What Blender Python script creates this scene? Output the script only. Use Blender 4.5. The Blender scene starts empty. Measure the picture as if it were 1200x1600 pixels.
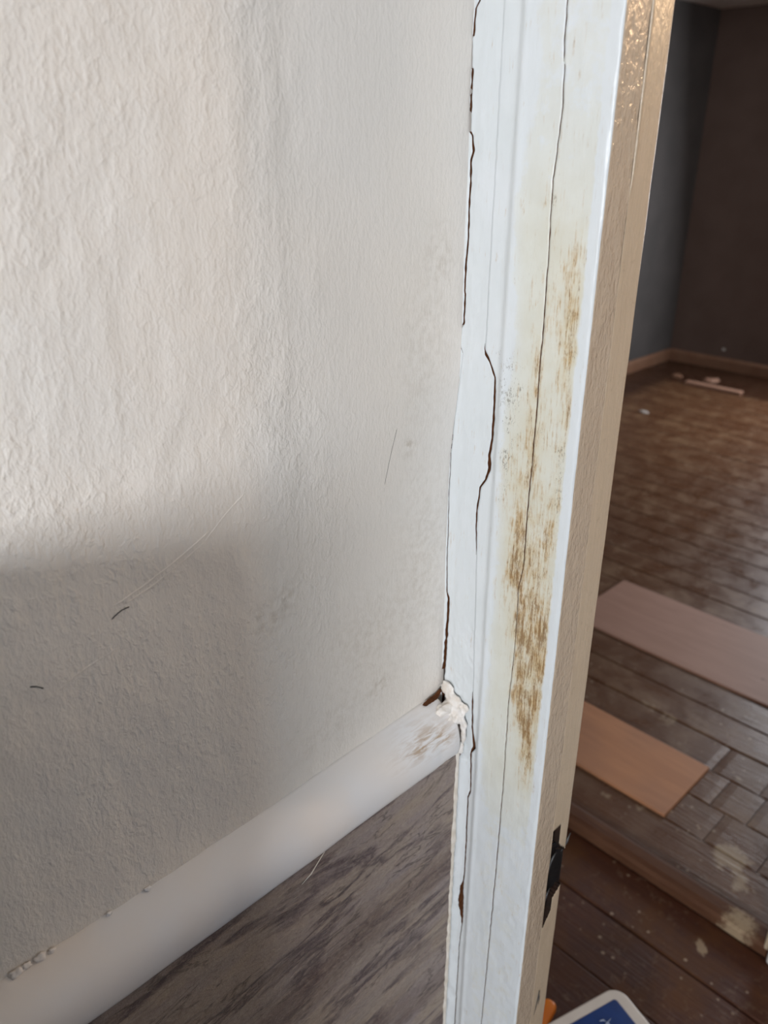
import bpy, bmesh, math, random
from mathutils import Vector, Matrix, noise
random.seed(7)
SC = bpy.context.scene
COL = SC.collection
# ------------------------------------------------------------------ camera
cam_d = bpy.data.cameras.new('camera'); cam = bpy.data.objects.new('camera', cam_d); COL.objects.link(cam)
SC.camera = cam
r = Vector((.71917012, -.69483231, .0015482)); u = Vector((.28854346, .30067571, .90903069)); f = Vector((.6320894, .65330099, -.4167263))
M = Matrix((( r.x, u.x, -f.x, 0), (r.y, u.y, -f.y, 0), (r.z, u.z, -f.z, 1.55), (0, 0, 0, 1)))
cam.matrix_world = M
cam_d.sensor_fit = 'HORIZONTAL'; cam_d.sensor_width = 36; cam_d.lens = 36 * 1256.16 / 1200
cam_d.clip_start = .02; cam_d.clip_end = 60
cam_d.dof.use_dof = True; cam_d.dof.focus_distance = .76; cam_d.dof.aperture_fstop = 8
# ------------------------------------------------------------------ world, view
w = bpy.data.worlds.new('world'); SC.world = w; w.use_nodes = True
w.node_tree.nodes['Background'].inputs[0].default_value = (.75, .85, 1, 1)
w.node_tree.nodes['Background'].inputs[1].default_value = .6
SC.view_settings.view_transform = 'Standard'; SC.view_settings.look = 'None'
SC.view_settings.gamma = 1; SC.view_settings.exposure = 0.0; SC.view_settings.use_curve_mapping = False
def area(name, loc, direction, sx, sy, power, color):
    d = bpy.data.lights.new(name, 'AREA'); d.shape = 'RECTANGLE'; d.size = sx; d.size_y = sy
    d.energy = power; d.color = color
    o = bpy.data.objects.new(name, d); COL.objects.link(o); o.location = loc
    o.rotation_euler = Vector(direction).to_track_quat('-Z', 'Y').to_euler()
    return o
area('daylight_rear_window', (-2.55, -1.50, 1.68), (1, .70, -.18), .82, .66, 90, (.97, .98, 1))
area('daylight_far_window', (5.93, 1.0, 1.45), (-1, -.05, -.25), 1.1, 1.2, 72, (.95, .96, 1))
bulb = bpy.data.lights.new('hall_glint_light', 'POINT'); bulb.energy = 6; bulb.color = (1, .66, .38); bulb.shadow_soft_size = .03
bo = bpy.data.objects.new('hall_glint_light', bulb); COL.objects.link(bo); bo.location = (1.29, -.07, 1.80)  # unseen warm light added for glints on the door frame
# ------------------------------------------------------------------ helpers
def S(hexs):
    c = [int(hexs[i:i+2], 16) / 255 for i in (0, 2, 4)]
    return tuple((x / 12.92 if x <= .04045 else ((x + .055) / 1.055) ** 2.4) for x in c) + (1,)
class N:
    def __init__(s, name, rough=.5, color=(.8, .8, .8, 1), spec=.5, metal=0):
        s.m = bpy.data.materials.new(name); s.m.use_nodes = True; s.t = s.m.node_tree
        s.b = s.t.nodes['Principled BSDF']; s.b.inputs['Roughness'].default_value = rough
        s.b.inputs['Base Color'].default_value = color; s.b.inputs['Metallic'].default_value = metal
        s.b.inputs['Specular IOR Level'].default_value = spec
        s.tc = s.t.nodes.new('ShaderNodeTexCoord'); s.co = s.tc.outputs['Object']
    def put(s, inp, v):
        if v is None: return
        if hasattr(v, 'is_output'): s.t.links.new(v, inp)
        else: inp.default_value = v
    def map(s, scale=(1, 1, 1), rot=(0, 0, 0), loc=(0, 0, 0), co=None):
        n = s.t.nodes.new('ShaderNodeMapping'); s.put(n.inputs['Vector'], co or s.co)
        n.inputs['Scale'].default_value = scale; n.inputs['Rotation'].default_value = rot; n.inputs['Location'].default_value = loc
        return n.outputs[0]
    def noise(s, scale, detail=3, rough=.5, dist=0, co=None):
        n = s.t.nodes.new('ShaderNodeTexNoise'); s.put(n.inputs['Vector'], co or s.co)
        n.inputs['Scale'].default_value = scale; n.inputs['Detail'].default_value = detail
        n.inputs['Roughness'].default_value = rough; n.inputs['Distortion'].default_value = dist
        return n.outputs[0]
    def voro(s, scale, co=None, feature='F1', out=0, rnd=1):
        n = s.t.nodes.new('ShaderNodeTexVoronoi'); n.feature = feature; s.put(n.inputs['Vector'], co or s.co)
        n.inputs['Scale'].default_value = scale; n.inputs['Randomness'].default_value = rnd
        return n.outputs[out]
    def ramp(s, v, *pts):
        n = s.t.nodes.new('ShaderNodeValToRGB'); s.put(n.inputs[0], v); e = n.color_ramp.elements
        while len(e) < len(pts): e.new(.5)
        for el, (p, c) in zip(e, pts):
            el.position = p; el.color = c if isinstance(c, tuple) else (c, c, c, 1)
        return n.outputs[0]
    def mix(s, fac, a, b, mode='MIX'):
        n = s.t.nodes.new('ShaderNodeMix'); n.data_type = 'RGBA'; n.blend_type = mode
        s.put(n.inputs[0], fac); s.put(n.inputs[6], a); s.put(n.inputs[7], b)
        return n.outputs[2]
    def math(s, op, a, b=None, c=None, clamp=False):
        n = s.t.nodes.new('ShaderNodeMath'); n.operation = op; n.use_clamp = clamp
        s.put(n.inputs[0], a); s.put(n.inputs[1], b)
        if c is not None: s.put(n.inputs[2], c)
        return n.outputs[0]
    def attr(s, name):
        n = s.t.nodes.new('ShaderNodeAttribute'); n.attribute_name = name
        return n.outputs['Fac'], n.outputs['Color']
    def bump(s, h, strength=1, dist=.001, prev=None):
        n = s.t.nodes.new('ShaderNodeBump'); s.put(n.inputs['Height'], h)
        s.put(n.inputs['Strength'], strength); n.inputs['Distance'].default_value = dist
        if prev is not None: s.put(n.inputs['Normal'], prev)
        s.t.links.new(n.outputs[0], s.b.inputs['Normal']); return n.outputs[0]
    def col(s, v): s.put(s.b.inputs['Base Color'], v)
    def rough(s, v): s.put(s.b.inputs['Roughness'], v)
def link(name, me, mats, parent=None, smooth=False):
    o = bpy.data.objects.new(name, me); COL.objects.link(o)
    for m in (mats if isinstance(mats, (list, tuple)) else [mats]): me.materials.append(m)
    if parent: o.parent = parent
    if smooth:
        for p in me.polygons: p.use_smooth = True
    return o
def obj(name, bm, mats, parent=None, smooth=False):
    me = bpy.data.meshes.new(name); bmesh.ops.recalc_face_normals(bm, faces=bm.faces[:]); bm.to_mesh(me); bm.free()
    return link(name, me, mats, parent, smooth)
def box(bm, x0, x1, y0, y1, z0, z1, rot=None):
    vs = [bm.verts.new((x, y, z)) for x in (x0, x1) for y in (y0, y1) for z in (z0, z1)]
    fs = [bm.faces.new([vs[i] for i in q]) for q in ((0, 1, 3, 2), (4, 6, 7, 5), (0, 4, 5, 1), (2, 3, 7, 6), (0, 2, 6, 4), (1, 5, 7, 3))]
    return vs, fs
def bevel(o, wd, seg=2):
    m = o.modifiers.new('bevel', 'BEVEL'); m.width = wd; m.segments = seg; m.limit_method = 'ANGLE'
def struct(o): o['kind'] = 'structure'; return o
def tag(o, label, cat, group=None):
    o['label'] = label; o['category'] = cat
    if group: o['group'] = group
    return o
def empty(name, loc=(0, 0, 0)):
    o = bpy.data.objects.new(name, None); COL.objects.link(o); o.location = loc; o.empty_display_size = .05; return o
def sm(a, b, x):
    t = max(0., min(1., (x - a) / (b - a))); return t * t * (3 - 2 * t)
def nz(x, y, z=0): return noise.noise(Vector((x, y, z)))
def interp(pl, z, k):
    """pl: rows (z, L, ..) with z falling"""
    if z >= pl[0][0]: return pl[0][k]
    for a, b in zip(pl, pl[1:]):
        if z >= b[0]:
            t = (a[0] - z) / max(1e-9, a[0] - b[0]); return a[k] + (b[k] - a[k]) * t
    return pl[-1][k]
def gridmesh(name, rows, mats, parent=None, matidx=None, attrs=None, skip=None, smooth=True):
    nr, nc = len(rows), len(rows[0]); v = [p for rw in rows for p in rw]; fs = []; mi = []
    for i in range(nr - 1):
        for j in range(nc - 1):
            if skip and skip(i, j): continue
            fs.append((i*nc+j, i*nc+j+1, (i+1)*nc+j+1, (i+1)*nc+j)); mi.append(matidx(i, j) if matidx else 0)
    me = bpy.data.meshes.new(name); me.from_pydata(v, [], fs); me.update()
    for p, m in zip(me.polygons, mi): p.material_index = m; p.use_smooth = smooth
    for an, av in (attrs or {}).items():
        a = me.attributes.new(an, 'FLOAT', 'POINT'); a.data.foreach_set('value', av)
    return link(name, me, mats, parent)
def tube(name, pts, rad, mat, parent=None, seg=6, taper=True):
    bm = bmesh.new(); rings = []
    pts = [Vector(p) for p in pts]
    for i, p in enumerate(pts):
        d = (pts[min(i+1, len(pts)-1)] - pts[max(i-1, 0)]).normalized()
        a = d.orthogonal().normalized(); b = d.cross(a)
        rr = rad * (.25 if taper and i in (0, len(pts)-1) else 1)
        rings.append([bm.verts.new(p + (a*math.cos(k*2*math.pi/seg) + b*math.sin(k*2*math.pi/seg))*rr) for k in range(seg)])
    for A, B in zip(rings, rings[1:]):
        for k in range(seg): bm.faces.new((A[k], A[(k+1) % seg], B[(k+1) % seg], B[k]))
    bm.faces.new(rings[0][::-1]); bm.faces.new(rings[-1])
    return obj(name, bm, mat, parent, True)
# ------------------------------------------------------------------ materials
# painted plaster of the left wall
p = N('wall_plaster', .62, spec=.35)
rgh, _ = p.attr('relief'); dirt, _ = p.attr('dirt')
h1 = p.noise(125, 4, .6, .35, co=p.map((1, 1, .7), rot=(0, .35, 0)))
h2 = p.noise(340, 3, .55, .3, co=p.map((1, 1, .45), rot=(0, .25, 0)))
h3 = p.noise(150, 2, .5, .2, co=p.map((1, 1, .10)))
hh = p.math('ADD', p.ramp(h1, (.46, 0.), (.74, 1.)), p.math('MULTIPLY', h2, .55))
b0 = p.bump(hh, p.math('MULTIPLY', rgh, .42), .0018)
p.bump(p.math('ADD', h3, p.math('MULTIPLY', h2, 1.6)), .30, .0010, b0)
base = p.mix(p.ramp(p.noise(7, 2), (.35, 0.), (.65, 1.)), S('ebe5dd'), S('e7e3dd'))
spk = p.ramp(p.noise(420, 3, .7), (.60, 0.), (.72, 1.))
spk2 = p.math('MULTIPLY', p.math('MULTIPLY', dirt, p.ramp(p.noise(120, 4, .6), (.42, 0.), (.66, 1.))), .36)
base = p.mix(spk2, base, S('9d8b70'))
p.col(base); M_WALL = p.m
# architrave paint
p = N('worn_white_gloss', .34, spec=.5)
st, _ = p.attr('stain'); wr, _ = p.attr('worn'); dr, _ = p.attr('dirt')
streak = p.noise(1, 5, .62, .4, co=p.map((300, 420, 42)))
fine = p.noise(1, 4, .6, .3, co=p.map((900, 1300, 260)))
cloud = p.noise(60, 5, .65)
big = p.noise(14, 3, .6)
white = p.mix(p.ramp(big, (.3, 0.), (.7, 1.)), S('e0e5e8'), S('dae0e2'))
cream = p.mix(p.ramp(p.noise(26, 4, .6), (.35, 0.), (.65, 1.)), S('d8d8cc'), S('dee0d8'))
wm = p.math('MULTIPLY', wr, p.ramp(p.math('ADD', wr, p.math('MULTIPLY', p.math('SUBTRACT', cloud, .5), 1.3)), (.35, 0.), (.55, 1.)))
c = p.mix(wm, white, cream)
wash = p.math('MULTIPLY', st, .55, clamp=True)
c = p.mix(p.math('MULTIPLY', wash, p.ramp(cloud, (.3, .25), (.6, 1.))), c, S('d3c399'))
s1 = p.math('ADD', p.math('MULTIPLY', st, .62), p.math('MULTIPLY', p.math('SUBTRACT', streak, .5), 2.3))
s1 = p.math('ADD', s1, p.math('MULTIPLY', p.math('SUBTRACT', cloud, .5), 1.1))
m1 = p.math('MULTIPLY', p.ramp(s1, (.28, 0.), (.66, 1.)), p.ramp(p.noise(1, 6, .75, .5, co=p.map((75, 75, 38))), (.40, .12), (.60, 1.)))
c = p.mix(p.math('MULTIPLY', m1, .62), c, S('bd9555'))
s2 = p.math('ADD', s1, p.math('MULTIPLY', p.math('SUBTRACT', fine, .5), 1.3))
m2 = p.ramp(s2, (.62, 0.), (1., 1.))
c = p.mix(p.math('MULTIPLY', m2, .75), c, S('7d5523'))
gr = p.ramp(p.math('ADD', p.math('MULTIPLY', dr, .15), p.math('ADD', p.math('MULTIPLY', p.noise(1, 4, .7, .6, co=p.map((620, 700, 330))), .95), p.math('MULTIPLY', p.math('SUBTRACT', cloud, .5), .55))), (.715, 0.), (.82, 1.))
c = p.mix(p.math('MULTIPLY', gr, .6), c, S('5f5442'))
p.col(c)
p.rough(p.ramp(cloud, (.3, .28), (.7, .45)))
b0 = p.bump(p.noise(1, 3, .5, .2, co=p.map((420, 420, 26))), .30, .0006)
b1 = p.bump(p.noise(160, 3, .5, .4), .28, .0007, b0)
p.bump(m1, .35, .0004, b1)
M_ARCH = p.m
# beige side of the frame
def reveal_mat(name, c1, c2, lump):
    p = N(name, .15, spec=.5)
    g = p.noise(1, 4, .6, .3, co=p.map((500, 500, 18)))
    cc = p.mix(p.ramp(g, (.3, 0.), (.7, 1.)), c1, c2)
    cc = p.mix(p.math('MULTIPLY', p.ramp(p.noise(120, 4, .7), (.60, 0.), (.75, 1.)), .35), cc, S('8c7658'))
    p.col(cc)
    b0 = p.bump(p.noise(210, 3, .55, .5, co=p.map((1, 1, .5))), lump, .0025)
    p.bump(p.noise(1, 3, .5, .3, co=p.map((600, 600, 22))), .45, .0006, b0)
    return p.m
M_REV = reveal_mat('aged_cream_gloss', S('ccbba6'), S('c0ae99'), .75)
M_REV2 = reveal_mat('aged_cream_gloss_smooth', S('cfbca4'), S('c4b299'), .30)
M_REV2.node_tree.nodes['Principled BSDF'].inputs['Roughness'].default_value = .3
p = N('crack_raw_wood', .9, spec=.1)
p.col(p.mix(p.noise(200, 3), S('2a1c14'), S('6b4126'))); M_CRACK = p.m
p = N('rail_paint', .38, spec=.45)
p.col(p.mix(p.ramp(p.noise(9, 2), (.35, 0.), (.65, 1.)), S('ece5df'), S('e8e8ea')))
e_, _ = p.attr('stain')
p.col(p.mix(p.math('MULTIPLY', e_, p.ramp(p.noise(1, 4, .6, .5, co=p.map((45, 200, 200))), (.42, 0.), (.62, .9))), p.b.inputs['Base Color'].links[0].from_socket, S('b39a80')))
p.bump(p.noise(90, 3, .5), .14, .0008); M_RAIL = p.m
p = N('sealant', .5)
p.col(p.mix(p.ramp(p.noise(80, 3), (.4, 0.), (.7, 1.)), S('e4ded4'), S('d2c9ba')))
p.bump(p.noise(170, 3), .35, .001); M_SEAL = p.m
p = N('filler_paint', .45)
p.col(p.mix(p.ramp(p.noise(120, 4, .6), (.4, 0.), (.72, 1.)), S('ebe7e2'), S('ddd3c6')))
p.bump(p.noise(260, 3), .25, .0008); M_FILL = p.m
# slate effect tile
p = N('slate_tile', .50, spec=.4)
rt = (0, math.radians(-27), 0)
def tl(sc, loc=(0, 0, 0)): return p.map(sc, loc=loc, co=p.map(rot=(0, math.radians(1), 0)))
warp = p.noise(9, 4, .6, .6, co=tl((.7, 1, 2.2)))
lay = p.noise(1, 9, .72, .5, co=tl((16, 12, 34)))
fin = p.noise(1, 5, .65, .8, co=tl((300, 260, 330)))
cc = p.mix(p.ramp(warp, (.35, 0.), (.65, 1.)), S('a39180'), S('948684'))
cc = p.mix(p.ramp(lay, (.42, 0.), (.66, .45)), cc, S('a99b8e'))
vein = p.ramp(p.math('ABSOLUTE', p.math('SUBTRACT', p.noise(1, 6, .6, .5, co=tl((3.0, 5, 13), (3, 0, 1.3))), .5)), (.0, 1.), (.012, .7), (.045, 0.))
vein = p.math('MULTIPLY', vein, p.ramp(p.noise(11, 4, .6), (.36, .35), (.5, 1.)))
cc = p.mix(p.math('MULTIPLY', vein, .95), cc, S('57474a'))
band = p.ramp(p.noise(1, 3, .5, .5, co=tl((2.0, 3, 12), (0, 0, 5.2))), (.55, 0.), (.68, 1.))
cc = p.mix(p.math('MULTIPLY', band, .6), cc, S('65504a'))
cc = p.mix(p.math('MULTIPLY', p.ramp(fin, (.5, 0.), (.72, 1.)), .22), cc, S('b9b0a3'))
cc = p.mix(p.math('MULTIPLY', p.ramp(fin, (.25, 1.), (.42, 0.)), .35), cc, S('5d5450'))
vein2 = p.ramp(p.math('ABSOLUTE', p.math('SUBTRACT', p.noise(1, 5, .6, .7, co=tl((7, 9, 26), (1, 4, 7))), .47)), (.0, 1.), (.010, .5), (.024, 0.))
vein2 = p.math('MULTIPLY', vein2, p.ramp(p.noise(16, 3, .6), (.42, 0.), (.54, 1.)))
cc = p.mix(p.math('MULTIPLY', vein2, .8), cc, S('4c403d'))
rock = p.noise(1, 5, .7, .4, co=tl((150, 150, 260)))
cc = p.mix(p.math('MULTIPLY', p.ramp(rock, (.52, 0.), (.70, 1.)), .35), cc, S('c0b2a2'))
cc = p.mix(p.math('MULTIPLY', p.ramp(rock, (.32, 1.), (.46, 0.)), .35), cc, S('5a4f49'))
p.col(cc)
b0 = p.bump(rock, .7, .0022)
b0 = p.bump(p.math('SUBTRACT', lay, p.math('MULTIPLY', vein, .5)), .55, .004, b0)
p.bump(fin, .8, .0012, b0); M_TILE = p.m
# plain paints
def flat(name, c, rough=.6, n=30, c2=None, bumpv=.1, spec=.3):
    q = N(name, rough, spec=spec)
    q.col(q.mix(q.ramp(q.noise(n, 3), (.35, 0.), (.65, 1.)), c, c2 or tuple(x * .92 for x in c[:3]) + (1,)))
    q.bump(q.noise(n * 4, 3), bumpv, .001); return q.m
M_WHITE = flat('wall_white', S('dcdad5'), .7)
M_REAR = flat('wall_rear_grey', S('808da3'), .8)
M_CASTER = flat('shadow_caster_paint', S('3a424e'), .6)  # dark paint of the unseen box that shades the left wall
M_CEIL = flat('ceiling_white', S('d8d4cf'), .8)
M_DARKR = flat('wall_dark_brown', S('715f57'), .7, 5, S('6b5951'))
M_DARKL = flat('wall_dark_grey', S('605d5c'), .7, 5, S('585655'))
M_SKIRT = flat('skirting_bare', S('93705a'), .55, 12, S('8a6650'))
M_CARPET = flat('rear_floor', S('55545a'), .9, 60)
# old floorboards
def boards(name, c1, c2, c3, rough, speck=.6, worn=None):
    p = N(name, rough, spec=.38)
    _, pc = p.attr('tone')
    t, _ = p.attr('tone')
    g = p.noise(1, 5, .6, .6, co=p.map((70, 5, 5)))
    cl = p.noise(9, 4, .65, .3)
    cc = p.mix(p.ramp(g, (.3, 0.), (.7, 1.)), c1, c2)
    cc = p.mix(p.ramp(cl, (.45, 0.), (.68, .8)), cc, c3)
    cc = p.mix(p.math('MULTIPLY', t, .6), cc, c1)
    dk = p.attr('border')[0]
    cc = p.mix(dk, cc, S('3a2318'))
    v = p.voro(34); v2 = p.noise(7, 4, .6)
    sp = p.math('MULTIPLY', p.ramp(p.math('ADD', v, p.math('MULTIPLY', p.noise(90, 2), .14)), (.17, 1.), (.23, 0.)), p.ramp(v2, (.46, 0.), (.56, 1.)))
    sm_ = p.math('MULTIPLY', p.ramp(p.noise(46, 5, .7, .5), (.55, 0.), (.68, 1.)), p.ramp(p.noise(5, 2), (.38, 0.), (.6, 1.)))
    cc = p.mix(p.math('MULTIPLY', sm_, speck * .55), cc, S('8f7d6b'))
    cc = p.mix(p.math('MULTIPLY', sp, speck), cc, S('b3a18c'))
    spl = p.attr('splash')[0]
    sq = p.ramp(p.math('ADD', spl, p.math('MULTIPLY', p.math('SUBTRACT', p.noise(30, 5, .7, .4), .5), 1.6)), (.45, 0.), (.8, .75))
    cc = p.mix(p.math('MULTIPLY', sq, p.math('GREATER_THAN', spl, .02)), cc, S('a8957c'))
    p.col(cc)
    p.rough(p.ramp(cl, (.3, rough - .1), (.7, rough + .15)))
    p.bump(p.noise(1, 4, .6, .3, co=p.map((130, 9, 9))), .45, .0025)
    return p.m
M_BOARD = boards('worn_boards', S('5c3d29'), S('6e4d36'), S('83664a'), .33)
M_HALLB = boards('hall_boards', S('3f2014'), S('522f1c'), S('62401f'), .6, .55)
def ply(name, a, b_):
    p = N(name, .55, spec=.35)
    g = p.noise(1, 4, .6, 1.2, co=p.map((34, 3.5, 4)))
    cc = p.mix(p.ramp(g, (.3, 0.), (.7, 1.)), a, b_)
    cc = p.mix(p.math('MULTIPLY', p.ramp(p.noise(6, 3), (.4, 0.), (.65, 1.)), .3), cc, S('a07a66'))
    kn = p.ramp(p.voro(7), (.030, 1.), (.055, 0.))
    cc = p.mix(p.math('MULTIPLY', kn, .6), cc, S('5e3d2b'))
    p.col(cc); p.bump(g, .12, .001); return p.m
M_PLY = ply('bare_plywood', S('c89069'), S('b8825e'))
M_PLY2 = ply('dusty_plywood', S('b08a78'), S('a27c6b'))
M_THR = flat('threshold_wood', S('6b4a3a'), .55, 14, S('523426'), .4)
M_FRAME = flat('far_frame_paint', S('c9b9a0'), .5, 20, S('b8a78c'))
M_FRAME2 = flat('far_frame_white', S('d6d2cc'), .5, 20)
M_BLACK = flat('black_metal', (.006, .006, .007, 1), .45, 40, (.012, .011, .011, 1), .2, .5)
M_STEEL = flat('worn_steel', (.09, .09, .095, 1), .4, 60, (.05, .05, .05, 1), .2, .5)
M_VOID = flat('raw_wood_dark', S('2b1b12'), .95, 40, S('1c120c'))
M_TUB = flat('white_plastic', S('cfcac4'), .35, 20, S('c9c3bd'), .03, .5)
M_BLUE = flat('blue_label', S('1a3a78'), .35, 30, S('18346c'), .02, .5)
M_MARK = flat('label_print', S('c4d4ec'), .5)
M_ORANGE = flat('orange_plastic', S('e07f1c'), .4, 30, S('d97412'), .03, .5)
M_HAIR = flat('dark_bristle', (.02, .018, .015, 1), .6)
M_GLASS = N('window_glass', .02, (1, 1, 1, 1)); M_GLASS.b.inputs['Transmission Weight'].default_value = 1; M_GLASS = M_GLASS.m
M_WOODCUT = flat('pale_offcut', S('ab8570'), .6)
# ------------------------------------------------------------------ room shell
RA = .572          # front plane of the door architrave
def wallL(R, z):   # surface of the left wall
    return .4935 + .008 * sm(1.36, 1.24, z) * sm(.25, .55, R)
def lin(a, b, n): return [a + (b - a) * i / n for i in range(n + 1)]
Rs = [-2.6, -1.6, -.8, -.4, -.15] + lin(-.05, .583, 210)
Zs = [0, .3, .6, .85] + lin(.93, 1.80, 250) + [2.0, 2.53]
rows = []; rel = []; dt = []
dblobs = [(.3406, 1.18, .02, .018, .9), (.362, 1.193, .012, .012, .7), (.479, 1.031, .012, .01, 1.1), (.514, 1.29, .008, .008, 1.2),
          (.545, 1.15, .04, .12, .55), (.53, 1.38, .035, .06, .45), (.46, 1.10, .05, .05, .5), (.42, 1.02, .08, .03, .35), (.545, 1.46, .02, .03, .6)]
for z in Zs:
    rw = []
    for R in Rs:
        L = wallL(R, z)
        if R > -.06 and .93 <= z <= 1.8:
            k = sm(.50, .30, R)
            L -= .0016 * nz(R * 14, z * 9, 3) + k * .0009 * nz(R * 55, z * 30, 7)
            L -= .0012 * sm(.385, .365, R)                  # edge of the filled strip
        rw.append((R, L, z))
        dsum = 0
        for a, b, ra, rb, s_ in dblobs: dsum += s_ * math.exp(-((R-a)/ra)**2 - ((z-b)/rb)**2)
        dt.append(min(1.3, dsum))
        rel.append(.28 + .72 * sm(.43, .33, R - .05 * sm(1.5, 1.2, z)) * (.6 + .7 * sm(-.3, .3, nz(R * 6, z * 5, 1))))
    rows.append(rw)
wl = gridmesh('wall_left', rows, M_WALL, attrs={'relief': rel, 'dirt': dt})
md = wl.modifiers.new('solid', 'SOLIDIFY'); md.thickness = .10; md.offset = -1
struct(wl)
def nrm_side(o, want, at):   # solid must grow away from the room
    n = o.data.polygons[len(o.data.polygons)//2].normal
    if n.dot(Vector(want)) < 0: o.data.flip_normals()
nrm_side(wl, (0, -1, 0), None)
def bx(name, dims, mat, kind='structure', parent=None, bev=0):
    bm = bmesh.new()
    for d in (dims if isinstance(dims[0], (list, tuple)) else [dims]): box(bm, *d)
    o = obj(name, bm, mat, parent)
    if kind: o['kind'] = kind
    if bev: bevel(o, bev)
    return o
# room the camera stands in
bx('wall_right', (-2.6, .58, -2.7, -2.6, 0, 2.53), M_REAR)
WR = (-2.72, -2.60)
bx('wall_rear', [(*WR, -2.7, -2.1, 0, 2.53), (*WR, -.9, .6, 0, 2.53), (*WR, -2.1, -.9, 0, 1.2), (*WR, -2.1, -.9, 2.15, 2.53)], M_REAR)
# wall with the door, frame side hidden behind the architrave
bx('wall_door', [(.600, .634, .366, .4925, 0, 2.53), (.584, .634, -.44, .366, 2.05, 2.53), (.584, .634, -2.7, -.44, 0, 2.53)], M_WHITE)
bx('ceiling', (-2.72, .64, -2.7, .6, 2.53, 2.6), M_CEIL)
fl = bx('floor_room', (-2.72, .64, -2.7, .6, -.08, 0.0), M_CARPET)
fl.name = 'floor'
# hall
bx('wall_hall_end', (.645, 1.376, 1.30, 1.38, 0, 2.53), M_WHITE).name = 'wall_hall_left'
bx('wall_hall_right', (.645, 1.376, -1.6, -1.5, 0, 2.53), M_WHITE)
bx('wall_hall_near', [(.636, .66, .495, 1.3, 0, 2.53)], M_WHITE)
bx('ceiling_hall', (.645, 1.45, -1.6, 1.38, 2.53, 2.6), M_CEIL)
# dividing wall with the second doorway
bx('wall_hall_far', [(1.38, 1.44, 1.10, 1.40, 0, 2.53), (1.38, 1.44, -1.6, .262, 0, 2.53), (1.38, 1.44, .262, 1.10, 2.06, 2.53)], M_WHITE)
# far room
bx('wall_far', [(6.0, 6.12, 1.9, 3.06, 0, 2.53), (6.0, 6.12, -3.2, .35, 0, 2.53), (6.0, 6.12, .35, 1.9, 0, .8), (6.0, 6.12, .35, 1.9, 2.1, 2.53)], M_DARKR)
bx('wall_far_left', (1.45, 6.0, 2.96, 3.06, 0, 2.53), M_DARKL)
bx('wall_far_right', (1.45, 6.0, -3.3, -3.2, 0, 2.53), M_DARKR)
bx('wall_far_near', [(1.442, 1.47, 1.12, 2.96, 0, 2.53), (1.442, 1.47, -3.2, .25, 0, 2.53)], M_DARKL)
bx('ceiling_far', (1.472, 5.998, -3.198, 2.958, 2.37, 2.45), M_CEIL)
# baseboards, tapered top
def skirt(name, a, b, nrm):
    bm = bmesh.new(); prof = [(0, .0), (.018, .0), (.018, .068), (.010, .085), (0, .088)]
    vs = []
    for P in (a, b): vs.append([bm.verts.new((P[0] + nrm[0]*o_, P[1] + nrm[1]*o_, h_)) for o_, h_ in prof])
    n = len(prof)
    for i in range(n): bm.faces.new((vs[0][i], vs[0][(i+1) % n], vs[1][(i+1) % n], vs[1][i]))
    bm.faces.new(vs[0]); bm.faces.new(vs[1][::-1])
    return struct(obj(name, bm, M_SKIRT))
skirt('baseboard_far', (6.0, 2.94), (6.0, -3.1), (-1, 0))
skirt('baseboard_left', (1.5, 2.96), (6.0, 2.96), (0, -1))
# windows
def window(name, x, y0, y1, z0, z1, s):
    e = struct(empty(name, (x, (y0+y1)/2, z0)))
    e['label'] = 'window'
    del e['label']
    cy = (y0+y1)/2; bm = bmesh.new(); t = .045
    for d in ((y0, y0+t, z0, z1), (y1-t, y1, z0, z1), (y0, y1, z0, z0+t), (y0, y1, z1-t, z1)):
        box(bm, -.03, .03, d[0]-cy, d[1]-cy, d[2]-z0, d[3]-z0)
    obj('window_frame', bm, M_FRAME2, e)
    return e
window('window_1', -2.66, -2.1, -.9, 1.2, 2.15, 1)
window('window_2', 6.06, .35, 1.9, .8, 2.1, -1)
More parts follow.
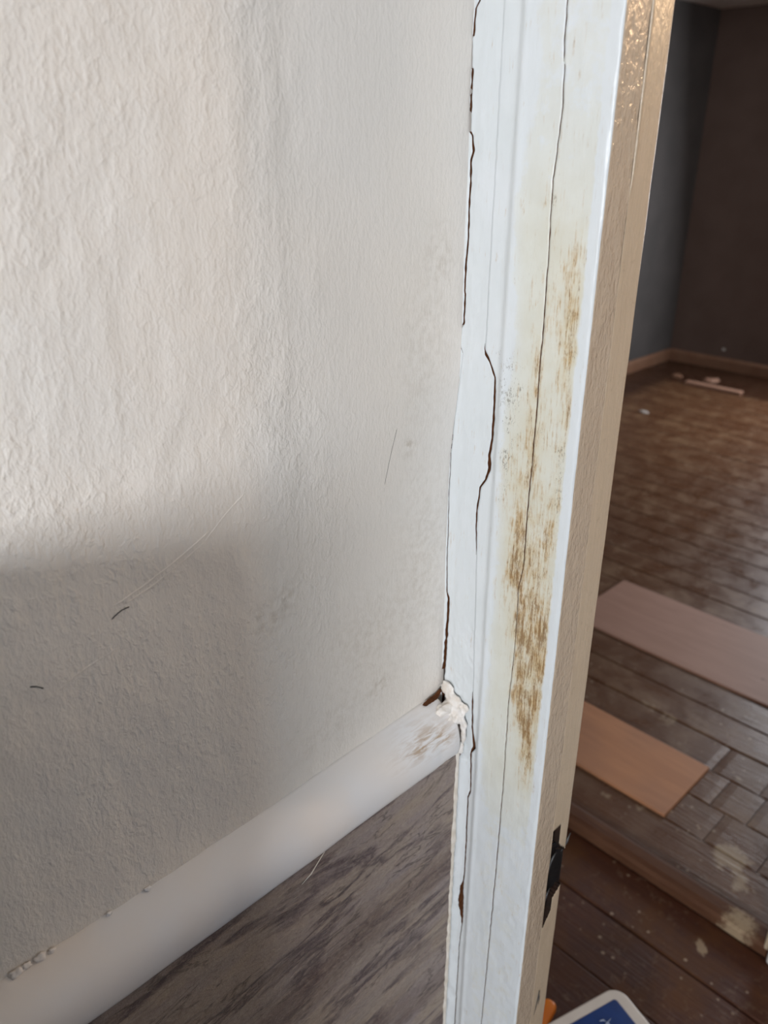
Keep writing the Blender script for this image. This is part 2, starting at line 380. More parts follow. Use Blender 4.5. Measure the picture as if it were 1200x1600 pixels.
# floors made of boards
def board_floor(name, r0, wd, n, y0, y1, mat, seed, gap=.0026, th=.02, border=None, joints=None, splashes=(), ztop=0.0, dense=None):
    rnd = random.Random(seed); V = []; F = []; T = []; B = []; SPL = []
    for k in range(n):
        a = r0 + k*wd + gap/2; b = r0 + (k+1)*wd - gap/2
        cuts = [y0]
        if joints and k in joints: cuts += joints[k]
        y = y0 + rnd.uniform(.8, 2.2)
        if not (joints and k in joints):
            while y < y1 - .5: cuts.append(y); y += rnd.uniform(1.2, 2.6)
        cuts = sorted(set(cuts)) + [y1]
        for c0, c1 in zip(cuts, cuts[1:]):
            tone = rnd.random(); dz = rnd.uniform(-.0012, .0012)
            m = max(1, int((c1-c0) / (.02 if (dense and a < dense) else .12))); mx = 6 if (dense and a < dense) else 3
            base = len(V)
            xs = [a, a+.003] + [a + (b-a)*i/mx for i in range(1, mx)] + [b-.003, b]
            for i in range(m+1):
                yy = (c0+gap*.4) + (c1-c0-gap*.8)*i/m
                for j, xx in enumerate(xs):
                    V.append((xx, yy, ztop + dz - (.002 if j in (0, len(xs)-1) or i in (0, m) else 0)))
                    T.append(tone)
                    bo_ = 0
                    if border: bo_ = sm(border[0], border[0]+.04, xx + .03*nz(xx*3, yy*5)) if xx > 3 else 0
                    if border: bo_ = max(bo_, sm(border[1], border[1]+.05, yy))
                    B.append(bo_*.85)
                    s_ = 0
                    for px, py, pr, ps in splashes: s_ += ps*math.exp(-(((xx-px)**2 + (yy-py)**2)/pr**2))
                    SPL.append(s_)
            nx = len(xs)
            for i in range(m):
                for j in range(nx-1): F.append((base+i*nx+j, base+i*nx+j+1, base+(i+1)*nx+j+1, base+(i+1)*nx+j))
            # skirts of the board down into the gap
            for j0 in (0, nx-1):
                b2 = len(V)
                for i in range(m+1):
                    q = V[base+i*nx+j0]; V.append((q[0], q[1], ztop-.02)); T.append(tone); B.append(0); SPL.append(0)
                for i in range(m): F.append((base+i*nx+j0, base+(i+1)*nx+j0, b2+i+1, b2+i))
            for i0 in (0, m):
                b2 = len(V)
                for j in range(nx):
                    q = V[base+i0*nx+j]; V.append((q[0], q[1], ztop-.02)); T.append(tone); B.append(0); SPL.append(0)
                for j in range(nx-1): F.append((base+i0*nx+j, base+i0*nx+j+1, b2+j+1, b2+j))
    # sub floor slab
    for q in [(r0, y0), (r0+n*wd, y0), (r0+n*wd, y1), (r0, y1)]:
        V.append((q[0], q[1], ztop-.018)); T.append(1); B.append(1); SPL.append(0)
    F.append((len(V)-4, len(V)-3, len(V)-2, len(V)-1))
    me = bpy.data.meshes.new(name); me.from_pydata(V, [], F); me.update()
    for an, av in (('tone', T), ('border', B), ('splash', SPL)):
        at = me.attributes.new(an, 'FLOAT', 'POINT'); at.data.foreach_set('value', av)
    return struct(link(name, me, mat))
WB = .125
J = {1: [.37, .502], 2: [.45, .545], 0: [-.2], 3: [.47, .60], 4: [.0]}
board_floor('floor_far', 1.448, WB, 37, -3.2, 2.96, M_BOARD, 5, border=(5.38, 2.62), joints=J, dense=2.4,
            splashes=[(1.573, .432, .045, 1.3), (1.53, .75, .02, .9), (1.56, .66, .016, .9), (1.51, .376, .03, .8), (1.84, .53, .012, 1.), (1.97, .85, .05, .55), (1.93, .78, .04, .6), (1.88, .70, .03, .6)])
board_floor('floor_hall', .645, .147, 6, -1.5, 1.3, M_HALLB, 11, ztop=-.012, gap=.003, dense=2,
            splashes=[(1.306, .371, .013, 1.5), (1.26, .40, .02, .5), (1.12, .30, .03, .6), (1.05, .33, .015, .9), (1.2, .6, .05, .5), (1.3, .75, .05, .45), (1.15, .2, .03, .9)])
# raised threshold of the second doorway: rounded bar
bm = bmesh.new(); prof = [(1.381, -.012), (1.381, .008), (1.386, .015), (1.400, .018), (1.425, .018), (1.438, .014), (1.444, .004), (1.444, -.012)]
ys = lin(.262, 1.098, 60); rg = []
for y in ys: rg.append([bm.verts.new((a + .0012*nz(a*30, y*12), y, b_ + .0010*nz(a*30, y*16, 4))) for a, b_ in prof])
for A, B_ in zip(rg, rg[1:]):
    for i in range(len(prof)): bm.faces.new((A[i], A[(i+1) % len(prof)], B_[(i+1) % len(prof)], B_[i]))
bm.faces.new(rg[0]); bm.faces.new(rg[-1][::-1])
thr = obj('threshold_strip', bm, M_THR)
q = N('threshold_wood_splashed', .72, spec=.3); g_ = q.noise(1, 4, .6, .5, co=q.map((60, 6, 20)))
cc = q.mix(q.ramp(g_, (.3, 0.), (.7, 1.)), S('523321'), S('664632'))
sp = q.map(loc=(-1.40, -.335, 0)); gn = q.t.nodes.new('ShaderNodeVectorMath'); gn.operation = 'LENGTH'; q.put(gn.inputs[0], sp)
dd = q.math('ADD', gn.outputs['Value'], q.math('MULTIPLY', q.math('SUBTRACT', q.noise(60, 4, .7), .5), .07))
cc = q.mix(q.ramp(dd, (.022, .85), (.045, 0.)), cc, S('b09c80'))
q.col(cc); q.bump(g_, .3, .0015); thr.data.materials[0] = q.m
tag(thr, 'raised dark brown wooden threshold bar crossing the far doorway', 'threshold')
# far doorway right-hand jamb, seen at the right edge of the photo
d2 = struct(empty('door_2', (1.40, .27, 0)))
bm = bmesh.new(); box(bm, -.018, .042, -.010, .006, .0, 2.05); o = obj('lining', bm, M_FRAME, d2); bevel(o, .003)
bm = bmesh.new(); box(bm, -.036, -.019, -.10, -.008, -.008, 2.08); o = obj('architrave', bm, M_FRAME2, d2); bevel(o, .006, 3)
bm = bmesh.new(); box(bm, -.018, .042, .835, .852, .0, 2.05); o = obj('lining', bm, M_FRAME, d2); bevel(o, .003)
# plywood patches let into the far floor
def plywood(name, x0, x1, y0, y1, z, mat, label):
    bm = bmesh.new(); box(bm, x0, x1, y0, y1, z-.006, z+.004); o = obj(name, bm, mat); bevel(o, .0015)
    return tag(o, label, 'plywood board')
plywood('plywood_board', 1.573+.002, 1.821, .605, 1.9, .0035, M_PLY, 'short orange-brown plywood patch in the far floor, nearest the threshold')
plywood('plywood_board', 2.203, 2.573, .20, 1.315, .0035, M_PLY2, 'long dusty pink plywood patch crossing the far floor behind the shorter one')
for (x, y) in ((1.80, .625), (1.60, .62), (1.70, .62), (1.80, .85)):
    pass
o = bx('timber_offcut', (5.40, 5.46, 2.12, 2.52, .001, .022), M_WOODCUT, None, bev=.004); tag(o, 'pale timber offcut lying on the dark floor edge near the far corner', 'timber')
def scrap(name, cx, cy, rx, ry, h, mat, label, cat, seed, group=None, z0=0.001):
    rnd = random.Random(seed); bm = bmesh.new(); n = 9; top = []; bot = []
    for k in range(n):
        a = 2*math.pi*k/n; s_ = rnd.uniform(.65, 1.15)
        bot.append(bm.verts.new((math.cos(a)*rx*s_, math.sin(a)*ry*s_, 0))); top.append(bm.verts.new((math.cos(a)*rx*s_*.7, math.sin(a)*ry*s_*.7, h*rnd.uniform(.6, 1.2))))
    bm.faces.new(top)
    bm.faces.new(bot[::-1])
    for k in range(n): bm.faces.new((bot[k], bot[(k+1) % n], top[(k+1) % n], top[k]))
    o = obj(name, bm, mat); o.location = (cx, cy, z0); return tag(o, label, cat, group)
scrap('debris_chip', 4.6, 2.385, .018, .04, .008, M_FRAME2, 'small white chip on the worn boards of the far room', 'debris', 3)
scrap('debris_chip', 5.62, 2.42, .05, .06, .02, M_WOODCUT, 'pale crumpled lump by the skirting behind the timber offcut', 'debris', 4)
scrap('debris_chip', 5.56, 2.66, .04, .05, .016, M_SKIRT, 'brown lump by the skirting, left of the pale lump', 'debris', 6)
fs_ = bx('filler_spot', (-.004, .002, -.012, .012, -.010, .010), M_FRAME2, None, bev=.003); fs_.location = (5.997, 2.536, .149)
tag(fs_, 'tiny pale spot on the dark brown far wall just above the skirting', 'filler spot')
# ------------------------------------------------------------------ slate tile below the rail
rows = []; 
for z in [0, .2] + lin(.38, .945, 190):
    rows.append([(R, .466 - .0010*nz(R*14, z*60) - .0006*nz(R*50, z*160, 2) + (0 if R < .56 else 0), z) for R in [-2.6, -1, -.3] + lin(0, .5775, 160)])
tl_ = gridmesh('wall_tiles', rows, M_TILE); nrm_side(tl_, (0, -1, 0), None)
md = tl_.modifiers.new('solid', 'SOLIDIFY'); md.thickness = .024; md.offset = -1
struct(tl_); tl_.name = 'wall_left_lower'
tube('scratch', [(.372, .4655, .9075), (.362, .4655, .899), (.350, .4655, .888), (.338, .4655, .883)], .0006, M_MARK if False else M_SEAL, tl_)
# ------------------------------------------------------------------ dado rail
def rail_profile():
    # (out, z): from the wall at the top, over the nose, back to the tile
    P = [(-.002, .9725), (.003, .9722), (.008, .9705), (.014, .9685), (.021, .9655), (.028, .960), (.0335, .953), (.037, .944), (.0385, .934), (.0375, .924), (.0345, .914), (.031, .908), (.0265, .906)]
    return P
PR = rail_profile()
Rr = [-2.6, -1, -.3] + lin(-.1, .5655, 260); rows = []; stn = []
for R in Rr:
    rw = []
    for i, (o_, z) in enumerate(PR):
        e = sm(.50, .56, R)
        j = .0009*nz(R*16, z*20) + e*.0022*nz(R*70, z*70, 5)
        zz = z + .0006*nz(R*9, 1)
        if i < 3 and R < .24: zz += .0016*max(0, nz(R*60, 3)) * sm(.25, .15, R)      # ragged bead of paint along the top edge
        Rx = R
        if R > .5654: Rx = R + .0030*nz(z*170, 9, 2) - .001
        out = o_ + (j if 0 < i < len(PR)-1 else 0)
        rw.append((Rx, .4935 + .008*sm(.25, .55, R)*(1 - .7*sm(0, 9, i)) - out, zz))
        stn.append(1.2*math.exp(-((R-.515)/.035)**2-((z-.955)/.010)**2) + .8*math.exp(-((R-.545)/.015)**2-((z-.945)/.008)**2))
    rows.append(rw)
rail = gridmesh('trim_1', rows, M_RAIL, attrs={'stain': stn})
nrm_side(rail, (0, -1, 0), None)
md = rail.modifiers.new('solid', 'SOLIDIFY'); md.thickness = .006; md.offset = -1
struct(rail)
# solid broken end of the rail
bm = bmesh.new()
rnd = random.Random(4); ring = []
for (o_, z) in PR: ring.append(bm.verts.new((.5655 + rnd.uniform(-.0015, .0015), .4975 - o_*.97, z-.0005)))
cen = bm.verts.new((.5645, .482, .940)); back = [bm.verts.new((.5655, .4975, .9715)), bm.verts.new((.5655, .4975, .907))]
loop = ring + [back[1], back[0]]
for i in range(len(loop)): bm.faces.new((loop[i], loop[(i+1) % len(loop)], cen))
obj('rail_end', bm, M_SEAL, rail)
def lump(name, c, rad, mat, parent, seed, sc=(1, 1, 1), amp=.45, fr=140):
    bm = bmesh.new(); bmesh.ops.create_icosphere(bm, subdivisions=3, radius=1)
    for v in bm.verts:
        n_ = v.co.normalized(); d = 1 + amp*nz(n_.x*1.7+seed, n_.y*1.7, n_.z*1.7) + amp*.4*nz(n_.x*5+seed, n_.y*5, n_.z*5)
        v.co = Vector((n_.x*sc[0], n_.y*sc[1], n_.z*sc[2]))*d*rad + Vector(c)
    return obj(name, bm, mat, parent, True)
# torn filler between rail end and architrave
LP = [((.560, .4790, .9680), .0100, (1.2, .7, .6)), ((.5665, .4700, .9670), .0075, (.7, 1.0, .8)), ((.5685, .4640, .9600), .0070, (.45, .8, 1.2)),
      ((.5690, .4760, .9760), .0085, (.45, 1.2, .8)), ((.5705, .4860, .9850), .0075, (.35, 1.2, 1.0)), ((.5600, .4685, .9610), .0052, (1.2, .5, .6)),
      ((.5690, .4590, .9500), .0050, (.4, .8, 1.5)), ((.5680, .4575, .936), .0045, (.5, .7, 2.0)),
      ((.5700, .4640, .9150), .0055, (.5, .8, 1.5)), ((.5635, .4655, .9560), .0050, (.9, .5, .9)), ((.5700, .4600, .973), .0045, (.3, 1.2, 1.2))]
bm = bmesh.new()
for i, (c, rr, sc) in enumerate(LP):
    tmp = bmesh.new(); bmesh.ops.create_icosphere(tmp, subdivisions=3, radius=1); vm = {}
    for v in tmp.verts:
        n_ = v.co.normalized(); d = 1 + .35*nz(n_.x*1.9+i*3.1, n_.y*1.9, n_.z*1.9)
        vm[v.index] = bm.verts.new(Vector((n_.x*sc[0], n_.y*sc[1], n_.z*sc[2]))*d*rr*1.18 + Vector(c) + Vector((.0030, .0014, 0)))
    for f_ in tmp.faces: bm.faces.new([vm[v.index] for v in f_.verts])
    tmp.free()
fo = obj('filler', bm, M_FILL, rail, True)
m_ = fo.modifiers.new('remesh', 'REMESH'); m_.mode = 'VOXEL'; m_.voxel_size = .0008; m_.use_smooth_shade = True
m_ = fo.modifiers.new('smooth', 'SMOOTH'); m_.iterations = 14; m_.factor = .8
tx = bpy.data.textures.new('lumps', 'CLOUDS'); tx.noise_scale = .009
m_ = fo.modifiers.new('displace', 'DISPLACE'); m_.texture = tx; m_.strength = .0030; m_.texture_coords = 'LOCAL'
# thin wedge coloured dark in place of the open gap above the rail end
bm = bmesh.new(); ring = []
for i in range(13):
    t = i/12; R = .543 + .030*t; hgt = .0034*math.sin(math.pi*min(1, t*1.02))**.7 + .0004; zc = .9725 + .0005 + .007*sm(.6, 1, t)
    ring.append([bm.verts.new((R, wallL(R, zc) - .0035 + .0006*nz(t*9, k), zc + k*hgt)) for k in (-1, 0, 1)])
for A, B_ in zip(ring, ring[1:]):
    for k in (0, 1): bm.faces.new((A[k], A[k+1], B_[k+1], B_[k]))
tp = obj('dark_gap_wedge', bm, M_CRACK, rail); m_ = tp.modifiers.new('s', 'SOLIDIFY'); m_.thickness = .003
for i, (R, z, s_) in enumerate([(.085, .9735, 1.2), (.092, .9745, .8), (.103, .9740, 1.0), (.112, .9735, .6), (.16, .9735, .5), (.195, .9735, .6)]):
    lump('paint_lump', (R, .4900, z), .0030*s_, M_RAIL, rail, 20+i, (1.6, .9, 1.1))
# ------------------------------------------------------------------ door 1: architrave, lining, sealant, strike plate
door = struct(empty('door_1', (0, 0, 0)))
c1 = [(1.80, .489, .0006), (1.6537, .4878, .0008), (1.6489, .4921, .0008), (1.6299, .493, .001), (1.6292, .4949, .001), (1.6072, .4943, .001), (1.6062, .4929, .001), (1.5595, .4929, .0012), (1.5561, .4898, .0008), (1.5447, .4877, .0012), (1.5372, .4901, .0011), (1.5065, .4898, .0009), (1.4747, .4894, .0008), (1.4527, .4904, .0010), (1.4272, .4912, .0008), (1.4245, .4903, .0009), (1.3983, .4904, .0009), (1.3937, .4933, .0007), (1.3768, .494, .0005), (1.3695, .4904, 0), (1.33, .495, 0), (1.2721, .500, .0003), (1.2301, .5007, .0003), (1.1643, .5002, .0004), (1.1063, .4985, .0006), (1.1, .4962, .0016), (1.0797, .4955, .0015), (1.0456, .4968, .0017), (1.0104, .498, .002), (.9911, .500, .003), (.9662, .4977, .002), (.90, .497, 0), (.35, .497, 0)]
c3 = [(1.80, .4633, 0), (1.385, .4633, 0), (1.378, .4633, .0006), (1.3735, .4615, .0014), (1.3673, .4566, .0011), (1.3543, .4496, .0010), (1.3192, .4486, .0012), (1.294, .4484, .0012), (1.2771, .4511, .0012), (1.270, .4500, .0022), (1.2644, .4494, .0019), (1.2519, .4533, .0011), (1.2418, .46, .0009), (1.2342, .4603, .0008), (1.2161, .4625, .0009), (1.195, .462, .0007), (1.1737, .4607, .0004), (1.165, .4600, 0), (1.0, .4545, 0), (.9845, .4537, .0009), (.9413, .4512, .0010), (.9235, .4473, .0022), (.9134, .4514, .0010), (.8574, .4491, .0008), (.8452, .4524, .0008), (.795, .4516, .0008), (.7207, .4506, .0008), (.7050, .4520, .0010), (.6905, .4535, .0030), (.665, .4530, .0038), (.6417, .4505, .0016), (.630, .450, .0005), (.5909, .4524, .0004), (.4483, .4521, .0006), (.35, .452, .0005)]
c4 = [(1.80, .4015, .0004), (1.6447, .4006, .0004), (1.6102, .3995, .0004), (1.606, .3995, 0), (1.603, .3980, .0004), (1.5741, .3966, .0004), (1.5246, .4001, .0004), (1.4668, .3984, .0004), (1.4046, .3975, .0005), (1.3485, .3976, .0005), (1.2887, .3973, .0005), (1.2373, .3983, .0005), (1.1839, .3974, .0004), (1.1532, .4010, .0003), (1.0831, .4, .0002), (1.0135, .4020, .0003), (.9369, .4006, .0003), (.7935, .4004, .0004), (.6392, .4019, .0004), (.5144, .4038, .0003), (.35, .404, .0003)]
LC = .352; RAD = .0035; LMAX = .510
def prof(L):      # set-back of the face behind RA
    v = .0050*sm(.437, .4475, L)                       # step down to the outer band
    v -= .0011*math.exp(-((L-.4365)/.003)**2)          # rounded arris
    v += .0008*sm(.480, .490, L)
    return v
blobs = [(1.3926, .3713, .010, .040, .95), (1.3795, .3993, .007, .022, .75), (1.42, .3941, .010, .03, .35), (1.2357, .4033, .016, .035, .35), (1.187, .4066, .012, .030, 1.0), (1.19, .393, .02, .04, .35),
         (1.3025, .3916, .026, .05, .38), (1.46, .371, .010, .035, .45), (1.1044, .3797, .020, .045, .75), (1.06, .3755, .014, .05, .95), (1.0025, .3782, .012, .04, .75), (.94, .377, .010, .04, .45),
         (1.5246, .4025, .010, .02, .25), (1.4919, .3917, .014, .02, .30), (1.0829, .366, .006, .05, .75), (1.33, .365, .007, .03, .55), (1.25, .370, .006, .05, .35), (1.20, .372, .015, .05, .4), (1.29, .3995, .006, .03, .5), (1.16, .410, .012, .03, .6), (1.12, .395, .016, .04, .55), (1.07, .392, .012, .05, .6), (1.02, .388, .012, .04, .5), (1.43, .383, .02, .04, .35), (1.23, .385, .02, .04, .45), (1.13, .376, .02, .04, .5), (.97, .372, .010, .04, .6), (1.34, .398, .012, .03, .45), (1.26, .415, .016, .04, .4)]
dblb = [(1.34, .425, .02, .05, .9), (1.27, .425, .02, .05, .9), (1.30, .375, .025, .06, .7), (1.47, .405, .015, .04, .8), (1.52, .40, .008, .02, 1.1), (1.2, .37, .02, .05, .7), (1.12, .367, .006, .08, .9), (1.38, .44, .02, .05, .5), (1.08, .47, .02, .05, .5), (1.28, .365, .008, .04, 1.0), (1.4, .366, .005, .04, .9), (1.0, .39, .03, .05, .4)]
zr = [1.80, 1.74] + lin(1.70, .40, 760)
rowsA = []; stain = []; worn = []; dirtA = []; crackcols = set()
def section(z):
    """columns (kind, L or path, depth)"""
    out = []; tr = []
    for cr in (c1, c3, c4):
        tr.append((interp(cr, z, 1), interp(cr, z, 2)*.95))
    jz = .0005*nz(z*130, 1.3)
    prev = LMAX; counts = (6, 26, 26, 26)
    for k, (t, w_) in enumerate(tr):
        t += jz; w0 = w_; w_ = max(w_*(1+.5*nz(z*160, k*7.1))*1.12, 1.5e-4); a = t + w_; b_ = t - w_
        for i in range(counts[k]): out.append((prev + (a-prev)*i/counts[k], 0))
        dep = min(.009, .0012 + w_*4) if w0 > 8e-5 else 0
        out += [(a, 0), (a - w_*.15, dep), (b_ + w_*.15, dep), (b_, 0)]
        prev = b_
    end = LC + RAD
    for i in range(1, counts[3]+1): out.append((prev + (end-prev)*i/counts[3], 0))
    return out
CI = []      # index of crack columns
n_ = 0
for k, cn in enumerate((6, 26, 26)):
    n_ += cn; CI += [n_, n_+1, n_+2]; n_ += 4
CI = set(CI)
for z in zr:
    rw = []
    for L, dep in section(z):
        e = .0005*nz(L*60, z*25) + .0004*nz(L*150, z*70, 4)
        lumpy = sm(.97, 1.05, z)*sm(1.12, 1.05, z)*sm(.44, .455, L) + sm(1.02, .99, z)*sm(.455, .47, L)
        e += lumpy*.0008*nz(L*220, z*160, 8)
        rr = RA + prof(L) + e + dep
        if L > .4535 and z < .90 : rr -= .004*sm(.4535, .466, L) + .0018*nz(L*90, z*55, 3)  # sealant dragged onto the tile
        rw.append((rr, L, z))
        dL = 0; s_ = 0
        for bz, bl, rl, rz, am in blobs: s_ += am*math.exp(-((L-bl)/rl)**2 - ((z-bz)/rz)**2)
        for bz, bl, rl, rz, am in dblb: dL += am*math.exp(-((L-bl)/rl)**2 - ((z-bz)/rz)**2)
        lf = sm(.3605, .3645, L + .0016*nz(z*60, 4) + .0010*nz(z*220, 8))
        stain.append(min(1.25, s_)*lf); dirtA.append(dL*lf)
        worn.append(lf*sm(.443, .418, L + .010*nz(z*9, 2))*(.5+.5*sm(1.6, 1.45, z))*(1-.6*sm(.95, .8, z)))
    for k in range(1, 7):      # rounded corner
        a = k/6*math.pi/2
        e = .0004*nz(k*.3, z*70, 6)
        rw.append((RA + RAD - (RAD+e)*math.cos(a), LC + RAD - (RAD+e)*math.sin(a), z)); stain.append(0); worn.append(0); dirtA.append(0)
    for k in range(1, 17):
        R = RA + RAD + (.6065-RA-RAD)*k/16
        e = .0006*nz(R*70, z*40, 9)
        rw.append((R, LC - e, z)); stain.append(0); worn.append(0); dirtA.append(0)
    rowsA.append(rw)
NC = len(rowsA[0]); side0 = NC - 16 - 3
zrows = [rw[0][2] for rw in rowsA]
def mi(i, j):
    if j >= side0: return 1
    if j in CI:
        k = sorted(CI).index(j)//3; cr = (c1, c3, c4)[k]
        return 2 if interp(cr, zrows[i], 2) > 1e-4 else 0
    return 0
ar = gridmesh('architrave', rowsA, [M_ARCH, M_REV, M_CRACK], door, mi, {'stain': stain, 'worn': worn, 'dirt': dirtA})
# plain lengths above and below the photo so that the frame is whole
bm = bmesh.new(); box(bm, RA+.001, .6065, LC, .4925, 1.80, 2.12); box(bm, RA+.001, .6065, LC, .4925, 0, .40); box(bm, RA+.001, .6065, -.53, LC, 2.04, 2.12); box(bm, RA+.001, .6065, -.56, -.43, 0, 2.04)
obj('architrave_length', bm, M_ARCH, door)
bm = bmesh.new(); box(bm, .587, .599, .3665, .4925, .40, 1.80); obj('backing', bm, M_VOID, door)
# lining with the latch mortise
Rl = lin(.6068, .6405, 22); Zl = [0, .3] + lin(.40, 1.70, 520) + [1.8, 2.04]
rows = []
for z in Zl:
    rw = []
    for R in Rl:
        e = .0004*nz(R*50, z*22, 5)
        rg_ = .0016*math.exp(-((R-.6085)/.0012)**2)*sm(1.51, 1.53, z)          # ridge of dried paint
        rw.append((R, LC + .0002 - e - rg_ + (.0015 if R > .6398 else 0), z))
    rows.append(rw)
def skipf(i, j):
    z = (Zl[i]+Zl[i+1])/2; R = (Rl[j]+Rl[j+1])/2
    if not (.684 < z < .843) or R < .6082: return False
    lim = .6235 + .017*sm(.815, .790, z)                      # splinter left at the top, pointing down
    if z < .738: lim = .6235 + .017*sm(.722, .738, z) - .012*sm(.705, .684, z)
    return R < lim + .0010*nz(z*140, 1)
ln = gridmesh('lining', rows, [M_REV2, M_VOID], door, skip=skipf)
nrm_side(ln, (0, -1, 0), None)
md = ln.modifiers.new('solid', 'SOLIDIFY'); md.thickness = .012; md.offset = -1; md.material_offset_rim = 1
bm = bmesh.new(); box(bm, .6085, .634, .3672, .372, .66, .86); obj('mortise_back', bm, M_VOID, door)
# strike plate: bent black steel with a curved lip that stands past the edge
sp_ = struct(empty('x')); bpy.data.objects.remove(sp_)
bm = bmesh.new(); rows = []
for i in range(25):
    t = i/24; z = .716 + (.806-.716)*t
    k = 1 - .30*sm(.88, 1, t) - .30*sm(.15, 0, t)
    wv = [(.6092, .3640), (.618, .3632), (.628, .3610), (.6360, .3585), (.6420, .3560), (.6448 + .0012*math.sin(t*3.14), .3580), (.6452, .3640)]
    rows.append([(.6092 + (a-.6092)*k, b_, z) for a, b_ in wv])
pl = gridmesh('strike_plate', rows, M_BLACK, door); md = pl.modifiers.new('solid', 'SOLIDIFY'); md.thickness = .0016
tube('plate_edge', [(.6105, .3585, .752), (.613, .3565, .770), (.6155, .3555, .785), (.620, .3550, .793), (.625, .355, .797)], .0013, M_STEEL, pl)
tube('plate_edge', [(.6085, .3585, .700), (.611, .3565, .716), (.615, .3555, .732), (.620, .3550, .741)], .0013, M_STEEL, pl)
tube('plate_tip', [(.638, .356, .787), (.6445, .354, .800), (.6475, .3525, .812)], .0017, M_STEEL, pl)
tube('v_scratch', [(.6135, .3515, .518), (.6175, .3512, .545), (.6195, .3515, .560), (.6205, .3512, .545), (.6208, .3515, .532)], .0007, M_STEEL, door)  # small dark V-shaped scratch on the reveal
# ragged sealant down the tile edge
rows = []
for z in lin(.925, .38, 260):
    wv = .0026 + .0030*max(0, nz(z*16, 3)) + .0016*max(0, nz(z*60, 8))
    rw = []
    for k in range(9):
        a = k/8*math.pi/2
        rw.append((.5715 - wv*1.35*math.cos(a)*(1+.25*nz(z*90, k)), .4665 - (wv*.9)*math.sin(a)*(1+.25*nz(z*90, k+5)), z))
    rows.append(rw)
gridmesh('sealant_bead', rows, M_SEAL, door)
# ------------------------------------------------------------------ scratches and bristles on the left wall
def wl_pt(R, z, off=.0003): return (R, wallL(R, z) - off - (.0012 if R < .37 else 0), z)
def wline(name, a, b, rad, mat, parent, n=14, wob=.0006, bow=.002, off=.0003):
    pts = []
    for i in range(n+1):
        t = i/n; R = a[0]+(b[0]-a[0])*t; z = a[1]+(b[1]-a[1])*t + bow*math.sin(t*math.pi) + wob*nz(t*9, a[0]*50)
        L = wl_pt(R, z, off)[1] - .0016*nz(R*14, z*9, 3)
        pts.append((R, L, z))
    return tube(name, pts, rad, mat, parent)
wline('scratch', (.2899, 1.2797), (.206, 1.2468), .00055, M_WALL, wl, off=0, bow=-.003)
wline('scratch', (.2860, 1.2727), (.214, 1.2450), .00045, M_WALL, wl, off=0, bow=-.003)
wline('scratch', (.325, 1.300), (.285, 1.272), .00045, M_WALL, wl, off=0)
wline('scratch', (.205, 1.213), (.145, 1.195), .00045, M_WALL, wl, off=0)
wline('scratch', (.4966, 1.3137), (.484, 1.2572), .00025, M_VOID, wl, off=-.0001)
b1 = wline('paint_bristle', (.2178, 1.2418), (.2031, 1.2373), .00035, M_HAIR, None, bow=.0015, off=.0003)
tag(b1, 'thin curved dark brush bristle stuck in the wall paint below the scratches', 'bristle')
b2 = wline('paint_bristle', (.1390, 1.2115), (.1475, 1.2055), .00055, M_HAIR, None, bow=.001, off=.0003)
tag(b2, 'short dark speck of bristle on the shaded wall near the left edge', 'bristle')
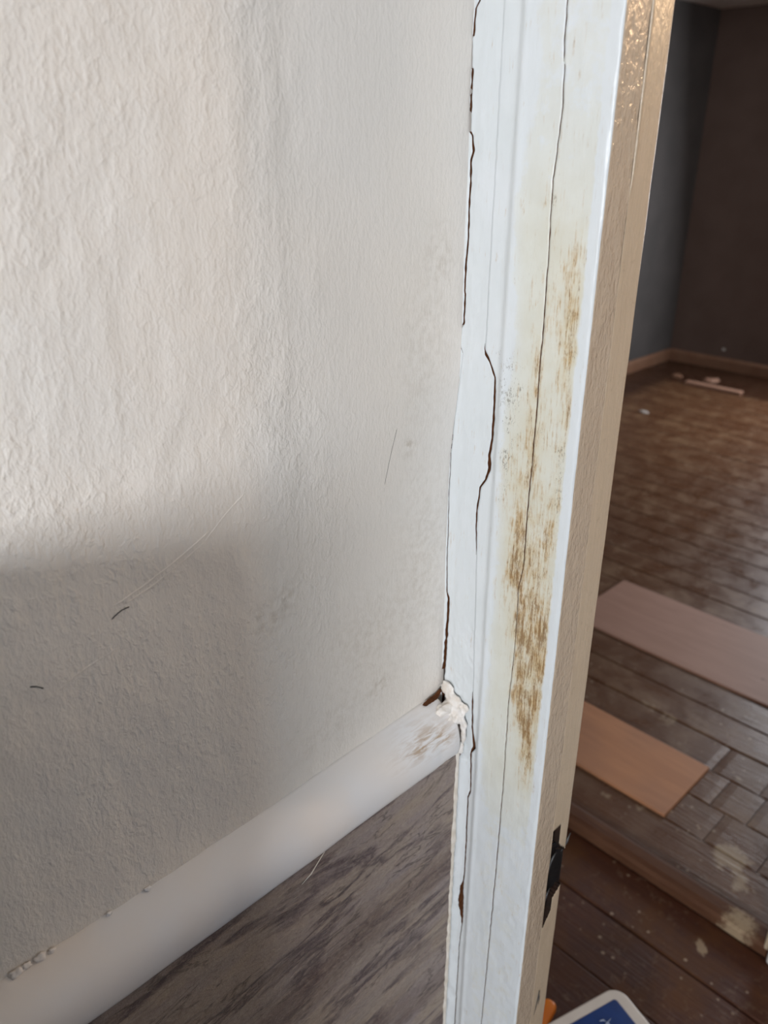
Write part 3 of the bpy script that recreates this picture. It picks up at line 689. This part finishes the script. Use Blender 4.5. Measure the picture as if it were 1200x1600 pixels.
# ------------------------------------------------------------------ tub and orange tool on the hall floor
tub = tag(empty('plastic_tub', (.915, .385, -.012)), 'white plastic tub with a blue label on the hall floor at the bottom edge', 'tub')
tub.rotation_euler = (0, 0, math.radians(-17))
def rbox(name, hx, hy, z0, z1, rad, mat, parent, edge=.006, seg=8):
    bm = bmesh.new(); rings = []
    def ring(ins, z):
        vs = []
        for cx, cy, a0 in ((hx-rad, hy-rad, 0), (-hx+rad, hy-rad, 90), (-hx+rad, -hy+rad, 180), (hx-rad, -hy+rad, 270)):
            for k in range(seg+1):
                a = math.radians(a0 + 90*k/seg); vs.append(bm.verts.new((cx + (rad-ins)*math.cos(a), cy + (rad-ins)*math.sin(a), z)))
        return vs
    for k in range(5): a = k/4*math.pi/2; rings.append(ring(edge*(1-math.sin(a)), z0 + edge*(1-math.cos(a))))
    for k in range(5): a = k/4*math.pi/2; rings.append(ring(edge*(1-math.cos(a)), z1 - edge*(1-math.sin(a))))
    for A, B_ in zip(rings, rings[1:]):
        for k in range(len(A)): bm.faces.new((A[k], A[(k+1) % len(A)], B_[(k+1) % len(A)], B_[k]))
    bm.faces.new(rings[0][::-1]); bm.faces.new(rings[-1])
    return obj(name, bm, mat, parent, True)
rbox('body', .10, .068, .001, .088, .028, M_TUB, tub)
rbox('lid', .103, .071, .0885, .101, .030, M_TUB, tub, .005)
lb = rbox('label', .078, .050, .1008, .1020, .006, M_BLUE, tub, .0005)
tube('print_mark', [(.028, .010, .1025), (.034, .018, .1025), (.030, .028, .1025), (.022, .030, .1025)], .0012, M_MARK, lb)
tube('print_mark', [(.018, .018, .1025), (.030, .020, .1025), (.044, .024, .1025)], .0010, M_MARK, lb)
og = tag(empty('utility_knife', (.905, .505, -.012)), 'orange plastic tool handle beside the white tub on the hall floor', 'tool')
og.rotation_euler = (0, 0, math.radians(10))
rbox('handle', .055, .014, .012, .036, .012, M_ORANGE, og, .007)
rbox('tip', .012, .009, .002, .0115, .004, M_STEEL, og, .002)
# unseen lamp added beside the far doorway for warm glints on the frame
wlp = tag(empty('added_hall_lamp', (1.38, -.07, 1.80)), 'small unseen hall lamp added for warm glints on the door frame', 'lamp')
bm = bmesh.new(); box(bm, -.014, -.001, -.04, .04, -.06, .06); o = obj('back_plate', bm, M_STEEL, wlp); bevel(o, .004)
tube('arm', [(-.012, 0, -.03), (-.05, 0, -.05), (-.09, 0, -.045)], .005, M_STEEL, wlp, 10, False)
tube('bulb_holder', [(-.09, 0, -.045), (-.09, 0, -.018)], .012, M_STEEL, wlp, 16, False)
# unseen box added beside the camera to cast the soft wall shadow
cb = tag(empty('shadow_caster', (-.20, .36, 0)), 'unseen dark blue-grey box added to shade the left wall', 'shadow_caster')
bm = bmesh.new(); box(bm, -.15, .205, -.125, .100, .0, 1.335); o = obj('caster_body', bm, M_CASTER, cb); bevel(o, .004)
bm = bmesh.new(); box(bm, -.145, .200, -.143, -.1255, .05, 1.32); dr_ = obj('door', bm, M_CASTER, cb); bevel(dr_, .003)  # front panel of the added shadow-casting box, handle below
bm = bmesh.new(); box(bm, .09, .10, -.153, -.1435, .85, .95); obj('handle', bm, M_STEEL, dr_)
